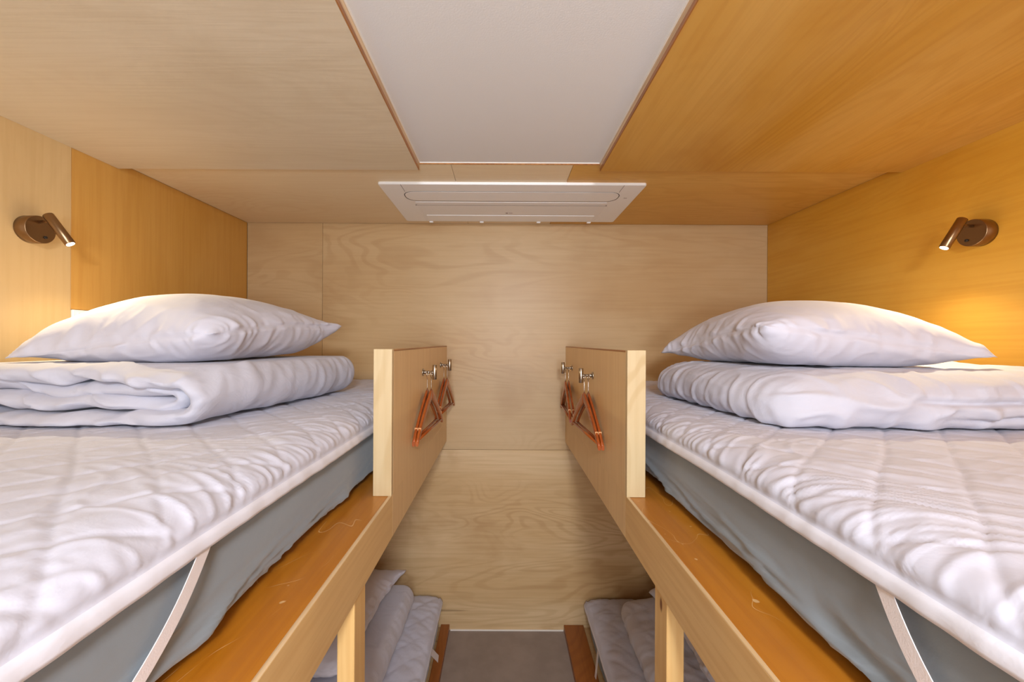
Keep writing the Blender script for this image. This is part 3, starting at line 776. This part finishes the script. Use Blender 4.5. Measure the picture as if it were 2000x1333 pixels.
# ------------------------------------------------------------------ folded duvets
def ribbon_duvet(s, xa, zb, yf, yb, Lw, T, gapr, shear, label, seed, levels=2, step=.008, top=None):
    """a duvet folded over and over: a puffy ribbon follows a spiral path in the XZ plane and runs along Y.
    xa = x of the rounded aisle-side fold at the front; Lw = width towards the wall"""
    t = T/2
    path = []
    H = 4*T
    zc = [T*3.5, T*.5, T*1.5, T*2.5]     # centre heights of the four layers
    def arc(cx, cz, rx, rz, a0, a1, n=26):
        return [(cx+rx*math.cos(a0+(a1-a0)*k/n), cz+rz*math.sin(a0+(a1-a0)*k/n)) for k in range(n+1)]
    Rz = (zc[0]-zc[1])/2; Rx = Rz*.95
    d0 = t+Rx
    path += [(Lw-.02-k*.01, zc[0]) for k in range(int((Lw-.02-d0)/.01))]
    path += [(2*d0-x if False else x, z) for x, z in [(d0-(px-0), pz) for px, pz in arc(0, (zc[0]+zc[1])/2, Rx, Rz, PI/2, -PI/2)]]
    n = int((Lw-.05-d0)/.01); path += [(d0+.01*(k+1), zc[1]) for k in range(n)]
    xe = d0+.01*n; r2 = (zc[2]-zc[1])/2
    path += [(xe+px, pz) for px, pz in arc(0, (zc[1]+zc[2])/2, r2, r2, -PI/2, PI/2, 10)][1:]
    xi = .105
    n = int((xe-xi)/.01); path += [(xe-.01*(k+1), zc[2]) for k in range(n)]
    xx = xe-.01*n; r3 = (zc[3]-zc[2])/2
    path += [(xx-px, pz) for px, pz in arc(0, (zc[2]+zc[3])/2, r3, r3, -PI/2, PI/2, 10)][1:]
    n = int((Lw-.05-xx)/.01); path += [(xx+.01*(k+1), zc[3]) for k in range(n)]
    P = np.array(path)
    seg = np.linalg.norm(np.diff(P, axis=0), axis=1); keep = np.concatenate([[True], seg > 1e-5]); P = P[keep]
    seg = np.linalg.norm(np.diff(P, axis=0), axis=1); sl = np.concatenate([[0], np.cumsum(seg)]); L = sl[-1]
    ns = int(L/step); ss = np.linspace(0, L, ns)
    d = np.interp(ss, sl, P[:, 0]); z = np.interp(ss, sl, P[:, 1])
    for _ in range(2):
        d[1:-1] = (d[:-2]+2*d[1:-1]+d[2:])/4; z[1:-1] = (z[:-2]+2*z[1:-1]+z[2:])/4
    tx, tz = np.gradient(d, ss), np.gradient(z, ss); ln = np.hypot(tx, tz); nx, nz = -tz/ln, tx/ln
    ny = int((yb-yf)/step)
    vv = np.linspace(0, 1, ny); vv = .5-.5*np.cos(PI*vv)*(1-.25*np.sin(PI*vv))
    SS, VV = np.meshgrid(ss, vv, indexing='ij')
    front = .022*fbm(SS*5+seed, 0*SS, seed, 2)+.012*np.sin(SS*2.0+seed)+.016
    YY = yf+front+(yb-yf-front)*VV
    e = np.minimum(YY-(yf+front), yb-YY); es = np.minimum(SS, L-SS)
    R = .030
    k = lambda q: np.sqrt(np.clip(1-(1-np.clip(q/R, 0, 1))**2, 0, 1))
    half = t*.98*np.clip(k(e)*k(es), .05, 1)
    # creases run round the fold; cloud-like puffiness
    wrap = np.exp(-((SS-(Lw-d0))/.16)**2)
    cr = noise3(SS*3.0+seed, YY*20+SS*3, 1.0); cr2 = ridge(noise3(SS*2.8, YY*11+SS*3.5+seed, 4.0), .12)
    puff = fbm(SS*5+seed, YY*5, 2.0, 3)
    cr3 = noise3(SS*6+seed, YY*44+SS*5+2*noise3(SS*5, YY*5, 2.1), 3.0)
    disp = .0060*puff+wrap*(.0070*cr+.0085*cr2+.0042*cr3*(.5+YY-yf))+(1-wrap)*(.0035*noise3(SS*14, YY*8, seed)+.006*ridge(noise3(SS*5+seed, YY*5, 7.7), .15))
    cen = .013*fbm(SS*3.4+seed, YY*4.5, 6.0, 2)*np.exp(-(YY-yf)/.25)+.004*fbm(SS*2.4+seed, YY*2.5, 6.0, 2)
    out = []
    for sg in (1, -1):
        off = sg*(half*(1+.28*noise3(SS*5, YY*6, seed+sg)))+(disp if sg > 0 else -disp*.5)*np.clip(k(e), .2, 1)+cen
        D_ = d[:, None]+nx[:, None]*off; Z_ = z[:, None]+nz[:, None]*off
        Z_ = np.maximum(Z_, .001+.004*np.clip(np.abs(noise3(D_*9, YY*9, seed)), 0, 1))
        Xw = xa+s*(D_)-s*shear*(YY-yf)
        out.append(np.stack([Xw, YY, Z_], -1))
    # one coherent warp loosens the whole pile, most at its front
    for A_ in out:
        x_, y_, z_ = A_[..., 0], A_[..., 1], A_[..., 2]
        fr = .35+np.exp(-(y_-yf)/.18); hz = np.clip(z_/H, 0, 1)
        w1 = fbm(x_*6+seed, y_*5, z_*5, 2); w2 = noise3(x_*5+seed+9, y_*4, z_*14); w3 = ridge(noise3(x_*9+z_*10+seed, y_*7, z_*16), .15)
        A_[..., 2] = z_+.009*fr*w1*np.clip(z_/.03, 0, 1)
        A_[..., 1] = y_+fr*(.016*w2-.008*w3)*np.clip(1-(y_-yf)/.3, 0, 1)
        A_[..., 0] = x_+s*.008*fr*noise3(x_*3, y_*9+seed, z_*12)*hz
    # squash under the pillow, droop at the front rim
    for A_ in out:
        A_[..., 2] *= 1-.10*np.exp(-((A_[..., 1]-yf)/.06)**2)
        if top:
            under = sstep(.05, .10, A_[..., 1]-yf)*sstep(.02, .07, (A_[..., 0]-xa)*s+shear*(A_[..., 1]-yf))
            A_[..., 2] = np.where(under > .5, np.minimum(A_[..., 2], top), A_[..., 2])
        A_[..., 2] += zb
    V = np.concatenate([out[0].reshape(-1, 3), out[1].reshape(-1, 3)])
    nb = ns*ny; F = np.concatenate([grid_faces(ns, ny), grid_faces(ns, ny, base=nb, flip=True)])
    I = np.arange(nb).reshape(ns, ny); loop = np.concatenate([I[:, 0], I[-1, 1:], I[::-1, -1][1:], I[0, ::-1][1:-1]])
    nxt = np.roll(loop, -1); F = np.concatenate([F, np.stack([nxt, loop, loop+nb, nxt+nb], -1)])
    bm = bmesh.new(); me = np_mesh('duvet', V, F); bm.from_mesh(me)
    o = obj('duvet', bm, M['duvet'], smooth=True)
    return tag(o, label, 'duvet')

def box_duvet(s, xa, x1, y0, y1, zb, H, shear, label, seed, n=(50, 50, 12), steps=90, excess=1.10, zn=0):
    """a plump folded duvet: closed box of cloth with spare fabric, let settle so that it creases"""
    w, l = abs(x1-xa), y1-y0; a, b, c = n
    idx = {}; V = []; Q = []
    def vid(i, j, k):
        key = (i, j, k)
        if key not in idx:
            idx[key] = len(V)
            p = np.array([i/a, j/b, k/c])
            P = np.array([p[0]*w, p[1]*l, p[2]*H]); r = H*.46
            q = np.clip(P, [r, r, r], [w-r, l-r, H-r]); dv = P-q; nn = np.linalg.norm(dv)
            if nn > 1e-9: P = q+dv/nn*min(r, nn if nn < r else r)
            V.append(P)
        return idx[key]
    for i in range(a):
        for j in range(b):
            Q.append([vid(i, j, c), vid(i+1, j, c), vid(i+1, j+1, c), vid(i, j+1, c)])
            Q.append([vid(i, j, 0), vid(i, j+1, 0), vid(i+1, j+1, 0), vid(i+1, j, 0)])
    for i in range(a):
        for k in range(c):
            Q.append([vid(i, 0, k), vid(i+1, 0, k), vid(i+1, 0, k+1), vid(i, 0, k+1)])
            Q.append([vid(i, b, k), vid(i, b, k+1), vid(i+1, b, k+1), vid(i+1, b, k)])
    for j in range(b):
        for k in range(c):
            Q.append([vid(0, j, k), vid(0, j, k+1), vid(0, j+1, k+1), vid(0, j+1, k)])
            Q.append([vid(a, j, k), vid(a, j+1, k), vid(a, j+1, k+1), vid(a, j, k+1)])
    V = np.array(V); Q = np.array(Q)
    links = np.array([(vid(i, j, 0), vid(i, j, c)) for i in range(3, a-2) for j in range(3, b-2) if i % 3 == 0 and j % 3 == 0])
    rsc = excess+.05*noise3(V[:, 0]*5+seed, V[:, 1]*5, V[:, 2]*5)
    V2 = relax_cloth(V, Q, rsc, steps, .8, .00003, zmin=0, iters=6, bend=.22, jitter=.0025, seed=int(seed), links=links)
    lo, hi = V2.min(0), V2.max(0); V2 = (V2-lo)/(hi-lo)*np.array([w, l, H])
    R0 = np.concatenate([V, np.zeros((0, 3))])
    P6, Q = subdivide(np.concatenate([V2, R0], 1), Q, 3)
    V2, U = P6[:, :3], P6[:, 3:]
    t = U[:, 2]/H; X = U[:, 0]/w; Nn = normals(V2, Q)
    sidew = np.exp(-U[:, 1]/.05)*np.clip(Nn[:, 1]*-1+.2, 0, 1)
    g1 = .58+.10*noise3(U[:, 0]*4+seed, 0, 0); g2 = .30+.08*noise3(U[:, 0]*5+seed, 3, 0)
    dsp = np.zeros(len(V2))
    for gg, am, st in ((g1, .022, .40), (g2, .018, .55)):
        dsp -= am*sstep(st-.15, st+.2, X)*np.exp(-((t-gg)/.05)**2)*np.exp(-U[:, 1]/.05)
    ux, uy, uz = U.T
    dsp += .0045*fbm(ux*7+seed, uy*7, uz*12, 3)
    dsp += .0065*ridge(noise3(ux*5+uz*6+seed, uy*4, uz*11-ux*3), .16)*(.35+sidew)
    dsp += .0045*ridge(noise3(ux*9+seed, uy*11+ux*4, uz*6+4), .14)
    dsp += .0030*noise3(ux*6, uy*34+seed, uz*8)*np.exp(-ux/.09)
    V2 = V2+Nn*dsp[:, None]
    V2[:, 2] = np.maximum(V2[:, 2], 0)
    und = (ux > .05) & (uy > .09) & (ux < w-.14)
    V2[:, 2] = np.where(und, np.minimum(V2[:, 2], H-.001), V2[:, 2]*(1+.16*sstep(w-.12, w-.03, ux)))
    P = np.stack([xa+s*V2[:, 0]-s*shear*V2[:, 1], y0+V2[:, 1], zb+V2[:, 2]], -1)
    if s < 0: Q = Q[:, ::-1]
    return soft_object('duvet', P, Q, M['duvet'], label, 'duvet', None, 0)

ZS = ZT+.010     # top of the quilting
ribbon_duvet(-1, -.742, ZS, .985, 1.76, .735, .0395, 0, .13, 'white duvet folded in layers under the pillow on the left upper bed', 3.0, top=.1505)
box_duvet(1, .680, 1.545, .975, 1.73, ZS, .145, .08, 'white crumpled folded duvet under the pillow on the right upper bed', 5.0, n=(62, 54, 14))
# pillows on them
def place(V, cs, z0, h, label, flip, rimh=.40, mat='pillow'):
    P = fit_pillow(V, cs, z0, h, rimh)
    Q = QP[:, ::-1] if flip else QP
    return soft_object('pillow', P, Q, M[mat], label, 'pillow', None, 0)
zl = ZS+.1495
place(PV, [(-.745, 1.03, 0), (-.705, 1.75, .045), (-1.40, 1.80, 0), (-1.385, 1.10, -.075)], zl+.002, .226, 'plump white pillow on the folded duvet of the left upper bed', True)
place(PV2, [(.685, 1.06, .045), (.69, 1.74, -.06), (1.38, 1.82, 0), (1.395, 1.12, -.052)], zl-.003, .222, 'plump white pillow on the folded duvet of the right upper bed', False)
# lower bunks
ribbon_duvet(-1, -.500, .232, 1.10, 2.20, .90, .034, 0, .02, 'white folded duvet on the left lower bed', 21.0, step=.011, top=.1275)
box_duvet(1, .635, 1.50, 1.10, 2.18, .216, .13, .02, 'white folded duvet on the right lower bed', 9.0, n=(40, 44, 8), steps=60)
place(PV2, [(-.56, 1.50, 0), (-.52, 2.17, .03), (-1.28, 2.24, 0), (-1.30, 1.52, 0)], .361, .175, 'white pillow with a pointed corner on the left lower bed', True)
place(PV, [(.77, 1.46, 0), (.79, 2.14, -.05), (1.34, 2.20, 0), (1.36, 1.50, 0)], .3465, .17, 'white pillow on the right lower bed', False)
